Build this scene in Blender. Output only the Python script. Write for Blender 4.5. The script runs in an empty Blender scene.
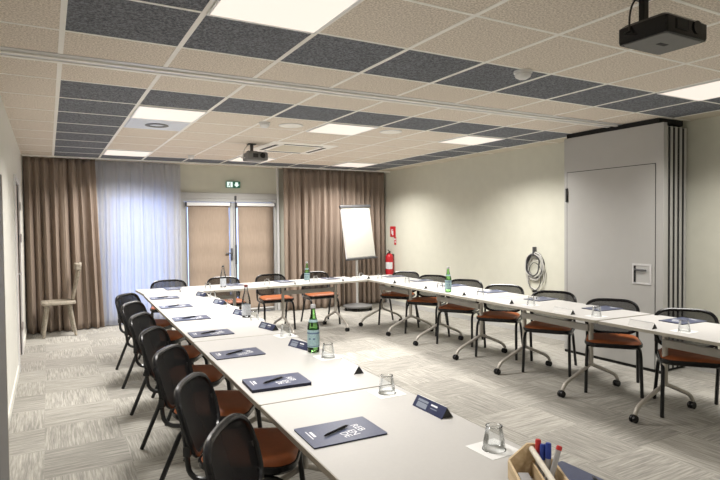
import bpy, bmesh, math, random
from mathutils import Vector, Matrix
random.seed(7)
S = bpy.context.scene
COL = S.collection
PI = math.pi
H = 2.556            # ceiling height
CAMZ = 1.509
XL, XR, YB, YF = -0.30, 5.785, 9.52, -1.6

# ------------------------------------------------------------------ materials
def newmat(name):
    m = bpy.data.materials.new(name); m.use_nodes = True
    nt = m.node_tree
    return m, nt, nt.nodes['Principled BSDF']
def N(nt, t, **kw):
    n = nt.nodes.new(t)
    for k, v in kw.items():
        if k in n.inputs: n.inputs[k].default_value = v
        else: setattr(n, k, v)
    return n
def L(nt, a, b): nt.links.new(a, b)
def rgba(c): return (c[0], c[1], c[2], 1)
def ramp(nt, c0, c1, p0=0.0, p1=1.0):
    r = N(nt, 'ShaderNodeValToRGB'); e = r.color_ramp.elements
    e[0].position = p0; e[0].color = rgba(c0); e[1].position = p1; e[1].color = rgba(c1)
    return r
def plain(name, c, rough=0.5, metal=0.0, var=0.06, scale=30.0, spec=0.5, bump=0.0):
    m, nt, b = newmat(name)
    tc = N(nt, 'ShaderNodeTexCoord')
    no = N(nt, 'ShaderNodeTexNoise', Scale=scale, Detail=4.0)
    L(nt, tc.outputs['Object'], no.inputs['Vector'])
    r = ramp(nt, [x*(1-var) for x in c], [min(1, x*(1+var)) for x in c], 0.3, 0.7)
    L(nt, no.outputs['Fac'], r.inputs['Fac']); L(nt, r.outputs['Color'], b.inputs['Base Color'])
    b.inputs['Roughness'].default_value = rough; b.inputs['Metallic'].default_value = metal
    b.inputs['Specular IOR Level'].default_value = spec
    if bump:
        bp = N(nt, 'ShaderNodeBump', Strength=bump, Distance=0.002)
        L(nt, no.outputs['Fac'], bp.inputs['Height']); L(nt, bp.outputs['Normal'], b.inputs['Normal'])
    return m
def speckle(name, c0, c1, scale=90):
    m, nt, b = newmat(name)
    tc = N(nt, 'ShaderNodeTexCoord')
    n1 = N(nt, 'ShaderNodeTexNoise', Scale=scale, Detail=6.0, Roughness=0.75)
    L(nt, tc.outputs['Object'], n1.inputs['Vector'])
    r = ramp(nt, c0, c1, 0.40, 0.60)
    L(nt, n1.outputs['Fac'], r.inputs['Fac']); L(nt, r.outputs['Color'], b.inputs['Base Color'])
    bp = N(nt, 'ShaderNodeBump', Strength=0.35, Distance=0.004)
    L(nt, n1.outputs['Fac'], bp.inputs['Height']); L(nt, bp.outputs['Normal'], b.inputs['Normal'])
    b.inputs['Roughness'].default_value = 0.95; b.inputs['Specular IOR Level'].default_value = 0.1
    return m
def emitter(name, c, s):
    m, nt, b = newmat(name)
    b.inputs['Base Color'].default_value = (c[0]*.1, c[1]*.1, c[2]*.1, 1); b.inputs['Emission Color'].default_value = rgba(c)
    b.inputs['Emission Strength'].default_value = s
    return m
def clear(name, tint, edge, gloss=0.9, blend=0.25):
    """thin clear wall: see-through in front, tinted and shiny towards its edges"""
    m, nt, b = newmat(name); nt.nodes.remove(b)
    out = nt.nodes['Material Output']
    lw = N(nt, 'ShaderNodeLayerWeight', Blend=blend)
    mixc = N(nt, 'ShaderNodeMix'); mixc.data_type = 'RGBA'
    mixc.inputs[6].default_value = rgba(tint); mixc.inputs[7].default_value = rgba(edge)
    L(nt, lw.outputs['Facing'], mixc.inputs[0])
    tr = N(nt, 'ShaderNodeBsdfTransparent'); L(nt, mixc.outputs[2], tr.inputs['Color'])
    gl = N(nt, 'ShaderNodeBsdfGlossy', Roughness=0.06); gl.inputs['Color'].default_value = (gloss, gloss, gloss, 1)
    mx = N(nt, 'ShaderNodeMixShader'); L(nt, lw.outputs['Fresnel'], mx.inputs[0])
    L(nt, tr.outputs[0], mx.inputs[1]); L(nt, gl.outputs[0], mx.inputs[2]); L(nt, mx.outputs[0], out.inputs['Surface'])
    return m
def meshcloth(name, c, alpha):
    m, nt, b = newmat(name)
    out = nt.nodes['Material Output']
    b.inputs['Base Color'].default_value = rgba(c); b.inputs['Roughness'].default_value = 0.6; b.inputs['Specular IOR Level'].default_value = 0.15
    tr = N(nt, 'ShaderNodeBsdfTransparent'); mx = N(nt, 'ShaderNodeMixShader', Fac=alpha)
    # woven threads hide more of what is behind when seen at a slant
    lw = N(nt, 'ShaderNodeLayerWeight', Blend=0.5); mr = N(nt, 'ShaderNodeMapRange')
    mr.inputs['To Min'].default_value = alpha; mr.inputs['To Max'].default_value = 1.0; mr.inputs['From Max'].default_value = 0.8
    L(nt, lw.outputs['Facing'], mr.inputs['Value']); L(nt, mr.outputs[0], mx.inputs[0])
    L(nt, tr.outputs[0], mx.inputs[1]); L(nt, b.outputs[0], mx.inputs[2]); L(nt, mx.outputs[0], out.inputs['Surface'])
    return m
def carpet_mat():
    m, nt, b = newmat('carpet_tiles')
    tc = N(nt, 'ShaderNodeTexCoord')
    mp = N(nt, 'ShaderNodeMapping'); mp.inputs['Scale'].default_value = (2, 2, 2); mp.inputs['Location'].default_value = (0.1, 0.34, 0.5)
    L(nt, tc.outputs['Object'], mp.inputs['Vector'])
    ck = N(nt, 'ShaderNodeTexChecker', Scale=1.0)
    ck.inputs['Color1'].default_value = (0, 0, 0, 1); ck.inputs['Color2'].default_value = (1, 1, 1, 1)
    L(nt, mp.outputs[0], ck.inputs['Vector'])
    # a different random offset in every tile
    fl = N(nt, 'ShaderNodeVectorMath', operation='FLOOR'); L(nt, mp.outputs[0], fl.inputs[0])
    wn = N(nt, 'ShaderNodeTexWhiteNoise'); L(nt, fl.outputs[0], wn.inputs['Vector'])
    def streak(sx, sy):
        k = N(nt, 'ShaderNodeMapping'); k.inputs['Scale'].default_value = (sx, sy, 1)
        L(nt, tc.outputs['Object'], k.inputs['Vector'])
        ad = N(nt, 'ShaderNodeVectorMath', operation='ADD'); L(nt, k.outputs[0], ad.inputs[0])
        sc = N(nt, 'ShaderNodeVectorMath', operation='SCALE', Scale=17.0); L(nt, wn.outputs['Color'], sc.inputs[0]); L(nt, sc.outputs[0], ad.inputs[1])
        n = N(nt, 'ShaderNodeTexNoise', Scale=1.0, Detail=3.0, Roughness=0.7); L(nt, ad.outputs[0], n.inputs['Vector'])
        return n
    a, c = streak(4.2, 85), streak(85, 4.2)
    mx = N(nt, 'ShaderNodeMix'); L(nt, ck.outputs['Fac'], mx.inputs[0]); L(nt, a.outputs['Fac'], mx.inputs[2]); L(nt, c.outputs['Fac'], mx.inputs[3])
    r = N(nt, 'ShaderNodeValToRGB'); e = r.color_ramp.elements
    e[0].position = 0.30; e[0].color = (0.25, 0.24, 0.22, 1); e[1].position = 0.72; e[1].color = (0.56, 0.535, 0.485, 1)
    x = r.color_ramp.elements.new(0.5); x.color = (0.38, 0.365, 0.33, 1)
    L(nt, mx.outputs[0], r.inputs['Fac'])
    tv = N(nt, 'ShaderNodeMix'); tv.data_type = 'RGBA'; tv.blend_type = 'MULTIPLY'; tv.inputs[0].default_value = 0.22
    L(nt, r.outputs['Color'], tv.inputs[6]); L(nt, wn.outputs['Value'], tv.inputs[7])
    fb = N(nt, 'ShaderNodeTexNoise', Scale=260.0, Detail=2.0); L(nt, tc.outputs['Object'], fb.inputs['Vector'])
    L(nt, tv.outputs[2], b.inputs['Base Color'])
    bp = N(nt, 'ShaderNodeBump', Strength=0.5, Distance=0.004); L(nt, fb.outputs['Fac'], bp.inputs['Height']); L(nt, bp.outputs['Normal'], b.inputs['Normal'])
    b.inputs['Roughness'].default_value = 0.97; b.inputs['Specular IOR Level'].default_value = 0.1
    return m
def fabric(name, c, trans=0.0, tint=None, transp=0.0):
    m, nt, b = newmat(name)
    tc = N(nt, 'ShaderNodeTexCoord')
    mp = N(nt, 'ShaderNodeMapping'); mp.inputs['Scale'].default_value = (120, 120, 6); L(nt, tc.outputs['Object'], mp.inputs['Vector'])
    no = N(nt, 'ShaderNodeTexNoise', Scale=1.0, Detail=3.0); L(nt, mp.outputs[0], no.inputs['Vector'])
    r = ramp(nt, [x*0.9 for x in c], [min(1, x*1.08) for x in c], 0.3, 0.7)
    L(nt, no.outputs['Fac'], r.inputs['Fac']); L(nt, r.outputs['Color'], b.inputs['Base Color'])
    b.inputs['Roughness'].default_value = 0.9; b.inputs['Specular IOR Level'].default_value = 0.15
    sh = b.outputs[0]
    out = nt.nodes['Material Output']
    if trans:
        t = N(nt, 'ShaderNodeBsdfTranslucent'); t.inputs['Color'].default_value = rgba(tint or c)
        mx = N(nt, 'ShaderNodeMixShader', Fac=trans); L(nt, sh, mx.inputs[1]); L(nt, t.outputs[0], mx.inputs[2]); sh = mx.outputs[0]
    if transp:
        t = N(nt, 'ShaderNodeBsdfTransparent'); mx = N(nt, 'ShaderNodeMixShader', Fac=transp)
        L(nt, sh, mx.inputs[1]); L(nt, t.outputs[0], mx.inputs[2]); sh = mx.outputs[0]
    L(nt, sh, out.inputs['Surface'])
    return m
def wood(name, c0, c1, scale=(40, 3, 40)):
    m, nt, b = newmat(name)
    tc = N(nt, 'ShaderNodeTexCoord'); mp = N(nt, 'ShaderNodeMapping'); mp.inputs['Scale'].default_value = scale
    L(nt, tc.outputs['Object'], mp.inputs['Vector'])
    no = N(nt, 'ShaderNodeTexNoise', Scale=1.0, Detail=4.0, Distortion=0.6); L(nt, mp.outputs[0], no.inputs['Vector'])
    r = ramp(nt, c0, c1, 0.3, 0.7); L(nt, no.outputs['Fac'], r.inputs['Fac']); L(nt, r.outputs['Color'], b.inputs['Base Color'])
    b.inputs['Roughness'].default_value = 0.6
    return m

M = {}
M['carpet'] = carpet_mat()
M['wall'] = plain('cream_paint', (0.655, 0.65, 0.56), 0.85, var=0.02, scale=8, spec=0.2)
M['wall_pale'] = plain('pale_paint', (0.74, 0.73, 0.67), 0.8, var=0.02, scale=8, spec=0.2)
M['tile'] = speckle('beige_wood_wool', (0.52, 0.455, 0.385), (0.92, 0.84, 0.74))
M['dark_tile'] = speckle('charcoal_wood_wool', (0.078, 0.084, 0.098), (0.275, 0.288, 0.318), 80)
M['cream_tile'] = plain('cream_soffit', (0.66, 0.61, 0.50), 0.9, var=0.02)
M['grid'] = plain('white_tee', (0.93, 0.91, 0.86), 0.5, var=0.02)
M['alu'] = plain('aluminium', (0.72, 0.72, 0.73), 0.35, 0.6, var=0.03)
M['slot'] = plain('dark_slot', (0.03, 0.03, 0.03), 0.8, var=0.05)
M['panel_light'] = emitter('lit_diffuser', (1.0, 0.88, 0.77), 0.71)
M['white'] = plain('white_plastic', (0.80, 0.80, 0.80), 0.45, var=0.02)
M['pale_tile'] = plain('pale_steel_tile', (0.72, 0.76, 0.84), 0.5, var=0.02)
M['laminate'] = plain('pale_grey_laminate', (0.52, 0.51, 0.495), 0.42, var=0.015, scale=60, spec=0.45)
M['edge'] = plain('taupe_edge', (0.36, 0.335, 0.285), 0.5, var=0.03)
M['steel'] = plain('satin_grey_steel', (0.46, 0.43, 0.39), 0.38, 0.35, var=0.03)
M['beam'] = plain('grey_beam', (0.38, 0.365, 0.34), 0.5, 0.1, var=0.03)
M['black'] = plain('black_plastic', (0.008, 0.008, 0.009), 0.27, var=0.1, spec=0.32)
M['black_metal'] = plain('black_metal', (0.008, 0.008, 0.009), 0.28, 0.0, var=0.1, spec=0.4)
M['mesh'] = meshcloth('black_mesh', (0.006, 0.006, 0.0065), 0.50)
M['seat'] = plain('cognac_leather', (0.34, 0.098, 0.030), 0.46, var=0.10, scale=22, spec=0.4, bump=0.1)
M['curtain'] = fabric('taupe_curtain', (0.315, 0.25, 0.205))
M['sheer'] = fabric('white_sheer', (0.62, 0.62, 0.64), 0.55, (0.85, 0.86, 0.9), 0.22)
M['blind'] = fabric('tan_blind', (0.36, 0.285, 0.225), 0.06, (0.6, 0.45, 0.32))
M['frame'] = plain('grey_frame', (0.50, 0.50, 0.49), 0.45, var=0.02)
M['glass_pane'] = clear('window_glass', (0.96, 0.98, 1.0), (0.75, 0.8, 0.85), blend=0.08)
M['glass'] = clear('tumbler_glass', (0.975, 0.98, 0.98), (0.62, 0.63, 0.63), blend=0.18)
M['clear_bottle'] = clear('clear_bottle_glass', (0.90, 0.92, 0.94), (0.55, 0.58, 0.62), blend=0.35)
M['green_glass'] = clear('green_bottle_glass', (0.60, 0.90, 0.52), (0.16, 0.50, 0.16), blend=0.3)
M['label'] = plain('pale_blue_label', (0.29, 0.42, 0.44), 0.6, var=0.2, scale=160)
M['label_pale'] = plain('pale_grey_label', (0.55, 0.58, 0.63), 0.6, var=0.2, scale=120)
M['capred'] = plain('dark_red_cap', (0.16, 0.02, 0.02), 0.5)
M['label_dark'] = plain('slate_ink', (0.10, 0.15, 0.24), 0.6)
M['red'] = plain('red_enamel', (0.55, 0.02, 0.03), 0.35, var=0.05)
M['navy'] = plain('navy_card', (0.075, 0.090, 0.155), 0.33, var=0.10, scale=120, spec=0.7)
M['navy_deep'] = plain('deep_navy_card', (0.020, 0.028, 0.080), 0.36, var=0.1, spec=0.7)
M['navy_edge'] = plain('dark_page_edge', (0.012, 0.014, 0.035), 0.7, var=0.1)
M['ink_white'] = plain('white_print', (0.78, 0.79, 0.82), 0.6, var=0.02)
M['ink_grey'] = plain('grey_print', (0.22, 0.25, 0.31), 0.6, var=0.05)
M['paper'] = plain('white_paper', (0.80, 0.80, 0.79), 0.8, var=0.015)
M['pad'] = plain('flip_paper', (0.55, 0.54, 0.49), 0.8, var=0.015)
M['card_inside'] = plain('black_card', (0.03, 0.03, 0.028), 0.8)  # near-black triangles at the ends of the name cards
M['partition'] = plain('grey_partition', (0.45, 0.445, 0.43), 0.55, var=0.015, scale=6)
M['seal_and_shade'] = plain('black_seal_and_shade', (0.012, 0.012, 0.012), 0.8)  # rubber seals, and the painted shade on the partition
M['metal_dark'] = plain('dark_metal', (0.09, 0.09, 0.095), 0.4, 0.3)
M['projector_grey'] = plain('grey_projector', (0.16, 0.16, 0.16), 0.5)
M['projector_under'] = plain('charcoal_underside', (0.16, 0.16, 0.155), 0.5, var=0.05)
M['oldwood'] = wood('weathered_wood', (0.24, 0.21, 0.165), (0.40, 0.355, 0.29))
M['caddywood'] = wood('pale_plywood', (0.50, 0.36, 0.20), (0.68, 0.53, 0.34), (6, 60, 60))
M['dowel'] = wood('beech_dowel', (0.70, 0.64, 0.54), (0.80, 0.75, 0.66))
M['grey_plastic'] = plain('grey_barrel', (0.42, 0.42, 0.43), 0.4)
M['blue'] = plain('blue_cap', (0.02, 0.05, 0.30), 0.4)
M['redcap'] = plain('red_cap', (0.55, 0.03, 0.03), 0.4)
M['exit_green'] = emitter('exit_green', (0.02, 0.16, 0.09), 0.4)
M['exit_white'] = emitter('exit_white', (0.85, 1.0, 0.92), 0.75)
M['taupe_door'] = plain('taupe_door', (0.45, 0.38, 0.34), 0.6, var=0.03)
M['grey_panel'] = plain('grey_side_panel', (0.16, 0.155, 0.15), 0.6, var=0.04)
M['cable'] = plain('grey_cable', (0.05, 0.05, 0.055), 0.5)
M['cable_white'] = plain('pale_cable', (0.60, 0.59, 0.56), 0.5)
M['render'] = plain('outside_render', (0.6, 0.6, 0.6), 0.9)

# ------------------------------------------------------------------ mesh helper
def rrect(w, d, r, n=6):
    pts = []
    for cx, cy, a0 in ((w/2-r, d/2-r, 0), (-w/2+r, d/2-r, PI/2), (-w/2+r, -d/2+r, PI), (w/2-r, -d/2+r, 1.5*PI)):
        for i in range(n+1):
            a = a0 + PI/2*i/n; pts.append((cx+r*math.cos(a), cy+r*math.sin(a)))
    return pts
class MB:
    def __init__(s): s.bm = bmesh.new()
    def box(s, x0, x1, y0, y1, z0, z1, bev=0.0, seg=2):
        r = bmesh.ops.create_cube(s.bm, size=1.0); vs = r['verts']
        for v in vs:
            v.co = Vector(((x0+x1)/2+v.co.x*(x1-x0), (y0+y1)/2+v.co.y*(y1-y0), (z0+z1)/2+v.co.z*(z1-z0)))
        if bev:
            es = list({e for v in vs for e in v.link_edges})
            bmesh.ops.bevel(s.bm, geom=es, offset=bev, segments=seg, affect='EDGES', profile=0.5)
        return s
    def tube(s, pts, r, seg=10, caps=True, closed=False):
        pts = [Vector(p) for p in pts]; n = len(pts)
        rs = r if isinstance(r, (list, tuple)) else [r]*n
        rings = []; up = None
        for i, p in enumerate(pts):
            if closed: t = (pts[(i+1) % n]-pts[i-1])
            else: t = (pts[min(i+1, n-1)]-pts[max(i-1, 0)])
            t.normalize()
            if up is None:
                up = Vector((0, 0, 1)) if abs(t.z) < 0.9 else Vector((1, 0, 0))
            a = t.cross(up); 
            if a.length < 1e-5: a = t.orthogonal()
            a.normalize(); b = a.cross(t); b.normalize(); up = b
            rings.append([s.bm.verts.new(p+rs[i]*(a*math.cos(2*PI*k/seg)+b*math.sin(2*PI*k/seg))) for k in range(seg)])
        m = n if closed else n-1
        for i in range(m):
            A, B = rings[i], rings[(i+1) % n]
            for k in range(seg):
                s.bm.faces.new((A[k], A[(k+1) % seg], B[(k+1) % seg], B[k]))
        if caps and not closed:
            s.bm.faces.new(rings[0][::-1]); s.bm.faces.new(rings[-1])
        return s
    def cyl(s, p0, p1, r, seg=16): return s.tube([p0, p1], r, seg)
    def lathe(s, prof, seg=24, c=(0, 0, 0), capb=True, capt=True, ang0=0.0):
        rings = []
        for (r, z) in prof:
            rings.append([s.bm.verts.new((c[0]+r*math.cos(2*PI*k/seg+ang0), c[1]+r*math.sin(2*PI*k/seg+ang0), c[2]+z)) for k in range(seg)])
        for A, B in zip(rings, rings[1:]):
            for k in range(seg): s.bm.faces.new((A[k], A[(k+1) % seg], B[(k+1) % seg], B[k]))
        if capb: s.bm.faces.new(rings[0][::-1])
        if capt: s.bm.faces.new(rings[-1])
        return s
    def prism(s, poly, z0, z1):
        return s.layers([(poly, z0), (poly, z1)])
    def layers(s, ls):
        rings = [[s.bm.verts.new((x, y, z)) for x, y in poly] for poly, z in ls]
        n = len(rings[0])
        for A, B in zip(rings, rings[1:]):
            for k in range(n): s.bm.faces.new((A[k], A[(k+1) % n], B[(k+1) % n], B[k]))
        s.bm.faces.new(rings[0][::-1]); s.bm.faces.new(rings[-1])
        return s
    def surf(s, fn, nu, nv):
        g = [[s.bm.verts.new(fn(i/nu, j/nv)) for j in range(nv+1)] for i in range(nu+1)]
        for i in range(nu):
            for j in range(nv): s.bm.faces.new((g[i][j], g[i+1][j], g[i+1][j+1], g[i][j+1]))
        return s
    def poly(s, pts):
        s.bm.faces.new([s.bm.verts.new(p) for p in pts]); return s
    def xf(s, mat):
        bmesh.ops.transform(s.bm, matrix=mat, verts=s.bm.verts); return s
    def build(s, name, mat, parent=None, smooth=False, label=None):
        bmesh.ops.recalc_face_normals(s.bm, faces=s.bm.faces)
        me = bpy.data.meshes.new(name); s.bm.to_mesh(me); s.bm.free()
        for mm in (mat if isinstance(mat, list) else [mat]): me.materials.append(mm)
        if smooth:
            for p in me.polygons: p.use_smooth = True
            try: me.set_sharp_from_angle(angle=math.radians(40))
            except Exception: pass
        o = bpy.data.objects.new(name, me); COL.objects.link(o)
        if parent: o.parent = parent
        if label: o['label'] = label
        return o
def text(name, body, size, mat, parent, loc, rot=(0, 0, 0), align='LEFT'):
    cu = bpy.data.curves.new(name, 'FONT'); cu.body = body; cu.size = size; cu.align_x = align; cu.extrude = 0.00015
    tmp = bpy.data.objects.new('tmp_text', cu); COL.objects.link(tmp)
    dg = bpy.context.evaluated_depsgraph_get(); dg.update()
    me = bpy.data.meshes.new_from_object(tmp.evaluated_get(dg)); me.name = name
    bpy.data.objects.remove(tmp); bpy.data.curves.remove(cu)
    me.materials.clear(); me.materials.append(mat)
    o = bpy.data.objects.new(name, me); COL.objects.link(o); o.parent = parent
    o.location = loc; o.rotation_euler = rot
    return o
def tag(o, label, cat, group=None):
    o['label'] = label; o['category'] = cat
    if group: o['group'] = group
    return o
def thing(name, label, cat, loc=(0, 0, 0), rz=0.0, group=None):
    o = bpy.data.objects.new(name, None); o.empty_display_size = 0.1; COL.objects.link(o)
    o.location = loc; o.rotation_euler = (0, 0, rz)
    return tag(o, label, cat, group)
def dup(root, label, loc, rz, group=None):
    r = root.copy(); COL.objects.link(r); r.location = loc; r.rotation_euler = (0, 0, rz); r['label'] = label
    if group: r['group'] = group
    for ch in list(root.children):
        c = ch.copy(); COL.objects.link(c); c.parent = r
        for g in list(ch.children):
            d = g.copy(); COL.objects.link(d); d.parent = c
    return r
class Proto:
    """first call places the built thing itself, later calls copy it"""
    def __init__(s, root): s.root, s.used = root, False
    def put(s, label, loc, rz, group=None):
        if not s.used:
            s.used = True; r = s.root; r.location = loc; r.rotation_euler = (0, 0, rz); r['label'] = label
            if group: r['group'] = group
            return r
        return dup(s.root, label, loc, rz, group)
def struct(o, kind='structure'): o['kind'] = kind; return o
def bez(p0, p1, p2, n=6):
    p0, p1, p2 = Vector(p0), Vector(p1), Vector(p2)
    return [(1-t)**2*p0+2*t*(1-t)*p1+t*t*p2 for t in [i/n for i in range(n+1)]]
ORD = ['first', 'second', 'third', 'fourth', 'fifth', 'sixth', 'seventh', 'eighth']

# ------------------------------------------------------------------ room shell
struct(MB().box(XL-0.2, XR+0.2, YF-0.2, YB+0.25, -0.1, 0.0).build('floor', M['carpet']))
GX = 0.0892
fr = [YF] + [3.352-0.591*k for k in range(8, -1, -1)] + [3.80]
fa = [4.00] + [4.46+0.6*k for k in range(9)] + [YB+0.1]
def tile_ix(c, y0, far):
    if far:
        if (0 <= c <= 8 and (abs(y0-4.46) < .05 or abs(y0-8.66) < .05)) or (c in (0, 8) and 4.4 < y0 < 8.7): return 1
        if c == 1 and abs(y0-5.66) < .05: return 3
    else:
        if (0 <= c <= 8 and abs(y0-2.761) < .05) or (c in (0, 8) and y0 < 3.3): return 1
    return 2 if c >= 9 else 0
cb = bmesh.new()
LIGHTS = [(1, 2.170), (7, 2.170), (1, 5.06), (4, 5.06), (7, 5.06), (1, 8.06), (4, 8.06), (7, 8.06), (1, -0.785), (7, -0.785)]  # last pair: unseen fill lamps added behind the camera, no panel built
def slab(x0, x1, y0, y1, mi, z=H):
    q = [cb.verts.new(p) for p in ((x0, y0, z), (x0, y1, z), (x1, y1, z), (x1, y0, z))]
    f = cb.faces.new(q); f.material_index = mi
for far, rows in ((False, fr), (True, fa), (False, [3.80, 4.00])):
    for y0, y1 in zip(rows, rows[1:]):
        for c in range(-1, 10):
            x0, x1 = max(XL-.1, GX+.6*c), min(XR+.1, GX+.6*(c+1))
            slab(x0, x1, y0, y1, tile_ix(c, y0, far))
# upper slab so that the ceiling has body
r_ = bmesh.ops.create_cube(cb, size=1.0)
for v in r_['verts']: v.co = Vector(((XL+XR)/2+v.co.x*(XR-XL+.4), (YF+YB)/2+v.co.y*(YB-YF+.5), H+0.10+v.co.z*0.16))
me = bpy.data.meshes.new('ceiling'); cb.to_mesh(me); cb.free()
for k in ('tile', 'dark_tile', 'cream_tile', 'pale_tile'): me.materials.append(M[k])
ce = bpy.data.objects.new('ceiling', me); COL.objects.link(ce); struct(ce)
g = MB()
for c in range(0, 10):
    x = GX+.6*c
    if x < XR: g.box(x-.014, x+.014, YF, 3.80, H-.0025, H+.001); g.box(x-.014, x+.014, 4.0, YB-.2, H-.0025, H+.001)
for y in fr[1:-1]+fa[1:-1]: g.box(XL, XR, y-.0095, y+.0095, H-.002, H+.001)
struct(g.build('trim_1', M['grid']))

t = 0.15
DW0, DW1, DZ = 1.925, 3.595, 1.99      # garden door opening
WW0, WW1, WZ0, WZ1 = 0.80, 1.78, 0.10, 2.06
w = MB()
w.box(XL-.2, WW0, YB, YB+t, 0, H); w.box(WW0, WW1, YB, YB+t, 0, WZ0); w.box(WW0, WW1, YB, YB+t, WZ1, H)
w.box(WW1, DW0, YB, YB+t, 0, H); w.box(DW0, DW1, YB, YB+t, DZ, H); w.box(DW1, XR+.2, YB, YB+t, 0, H)
struct(w.build('wall_back', M['wall']))
struct(MB().box(XR, XR+t, YF-.15, YB+t, 0, H).build('wall_right', M['wall']))
LD0, LD1, LDZ = 6.88, 7.80, 2.03
w = MB(); w.box(XL-t, XL, YF-.15, LD0, 0, H); w.box(XL-t, XL, LD1, YB+t, 0, H); w.box(XL-t, XL, LD0, LD1, LDZ, H)
struct(w.build('wall_left', M['wall_pale']))
struct(MB().box(XL-.15, XR+.15, YF-t, YF, 0, H).build('wall_front', M['wall']))
struct(MB().box(XR-.012, XR, YF, YB, 0, .07).build('baseboard_right', M['frame']))
b_ = MB(); b_.box(XL, XL+.012, YF, LD0-.06, 0, .08); b_.box(XL, XL+.012, LD1+.06, YB, 0, .08)
struct(b_.build('baseboard_left', M['wall_pale']))
b_ = MB(); b_.box(XL, DW0-.05, YB-.012, YB, 0, .08); b_.box(DW1+.05, XR, YB-.012, YB, 0, .08)
struct(b_.build('baseboard_back', M['wall']))
struct(MB().box(XL-.02, XR, YB-.42, YB-.40, H-.026, H-.004).build('trim_2', M['grid']))   # curtain rail fascia
struct(MB().box(3.61, 3.64, YB-.06, YB, 0, H).build('trim_3', M['white']))

# window behind the sheer
wf = MB()
wf.box(WW0, WW0+.06, YB+.02, YB+.09, WZ0, WZ1, .004); wf.box(WW1-.06, WW1, YB+.02, YB+.09, WZ0, WZ1, .004)
wf.box(WW0+.06, WW1-.06, YB+.02, YB+.09, WZ1-.06, WZ1, .004); wf.box(WW0+.06, WW1-.06, YB+.02, YB+.09, WZ0, WZ0+.06, .004)
wo = struct(wf.build('window_1', M['frame']))
struct(MB().box(WW0+.06, WW1-.06, YB+.045, YB+.051, WZ0+.06, WZ1-.06).build('window_pane', M['glass_pane'], wo))

# glazed double door
df = MB()
df.box(DW0, DW0+.05, YB-.03, YB+.08, 0, DZ, .004); df.box(DW1-.05, DW1, YB-.03, YB+.08, 0, DZ, .004); df.box(DW0+.05, DW1-.05, YB-.03, YB+.08, DZ-.05, DZ, .004)
dr = struct(df.build('door_2', M['frame']))
def leaf(x0, x1):
    m = MB(); y0, y1 = YB-.01, YB+.05; z0, z1 = .01, DZ-.055
    m.box(x0, x0+.055, y0, y1, z0, z1, .004); m.box(x1-.055, x1, y0, y1, z0, z1, .004)
    m.box(x0+.055, x1-.055, y0, y1, z1-.09, z1, .004); m.box(x0+.055, x1-.055, y0, y1, z0, z0+.12, .004)
    lf = m.build('door_leaf', M['frame'], dr)
    MB().box(x0+.055, x1-.055, YB+.015, YB+.021, z0+.12, z1-.09).build('pane', M['glass_pane'], lf)
xm = 2.815
leaf(DW0+.052, xm-.004); leaf(xm+.004, DW1-.052)
hm = MB(); hm.box(xm-.055, xm-.02, YB-.022, YB-.008, .93, 1.14, .003); hm.cyl((xm-.037, YB-.02, 1.06), (xm-.037, YB-.075, 1.06), .009)
hm.tube([(xm-.037, YB-.07, 1.06), (xm-.10, YB-.07, 1.06), (xm-.155, YB-.068, 1.055)], .010); hm.build('door_handle', M['metal_dark'], dr, True)
rm = MB(); rm.cyl((xm+.035, YB-.025, .15), (xm+.035, YB-.025, DZ+.03), .008); rm.box(xm+.015, xm+.055, YB-.04, YB-.008, DZ-.02, DZ+.06, .005)
rm.box(xm+.02, xm+.05, YB-.05, YB-.01, .86, 1.20, .006); rm.build('espagnolette_bolt', M['metal_dark'], dr, True)
struct(MB().box(DW0-.02, DW1+.02, YB-.035, YB, DZ+.002, DZ+.105, .006).build('trim_4', M['frame']))
# side door in the left wall
d1 = MB()
d1.box(XL-.06, XL+.018, LD0-.055, LD0, 0, LDZ+.055, .004); d1.box(XL-.06, XL+.018, LD1, LD1+.055, 0, LDZ+.055, .004); d1.box(XL-.06, XL+.018, LD0, LD1, LDZ, LDZ+.055, .004)
dd = struct(d1.build('door_1', M['white']))
MB().box(XL-.05, XL-.012, LD0, LD1, .008, LDZ).build('door_leaf', M['taupe_door'], dd)
for z in (1.40, 1.78, .35): MB().cyl((XL+.022, LD1-.02, z-.05), (XL+.022, LD1-.02, z+.05), .010).build('hinge', M['alu'], dd, True)
hm = MB(); hm.cyl((XL-.012, LD0+.07, 1.03), (XL+.045, LD0+.07, 1.03), .009); hm.tube([(XL+.042, LD0+.07, 1.03), (XL+.042, LD0+.19, 1.03)], .009); hm.build('door_handle', M['alu'], dd, True)

# ------------------------------------------------------------------ ceiling equipment
pl = thing('ceiling_light', '', 'light')
f_ = MB(); a = .29
for x0, x1, y0, y1 in ((-a, a, -a, -a+.012), (-a, a, a-.012, a), (-a, -a+.012, -a+.012, a-.012), (a-.012, a, -a+.012, a-.012)): f_.box(x0, x1, y0, y1, -.012, 0)
f_.build('frame', M['white'], pl)
MB().box(-a+.012, a-.012, -a+.012, a-.012, -.009, -.002).build('diffuser', M['panel_light'], pl)
PL = Proto(pl)
LLAB = {(1, 2.170): 'large square lit ceiling panel above camera, nearest to side wall with door',
        (7, 2.170): 'square lit ceiling panel beside the black projector',
        (1, 5.06): 'square lit ceiling panel next to the pale diffuser tile, past the track',
        (4, 5.06): 'square lit ceiling panel between the two round speakers',
        (7, 5.06): 'square lit ceiling panel past the track, nearest to the plain long wall',
        (1, 8.06): 'square lit ceiling panel just before the sheer curtain',
        (4, 8.06): 'square lit ceiling panel behind the grey projector',
        (7, 8.06): 'square lit ceiling panel just before the flip chart corner'}
POWER = {2.170: 24, 5.06: 37, 8.06: 38, -0.785: 13}
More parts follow.
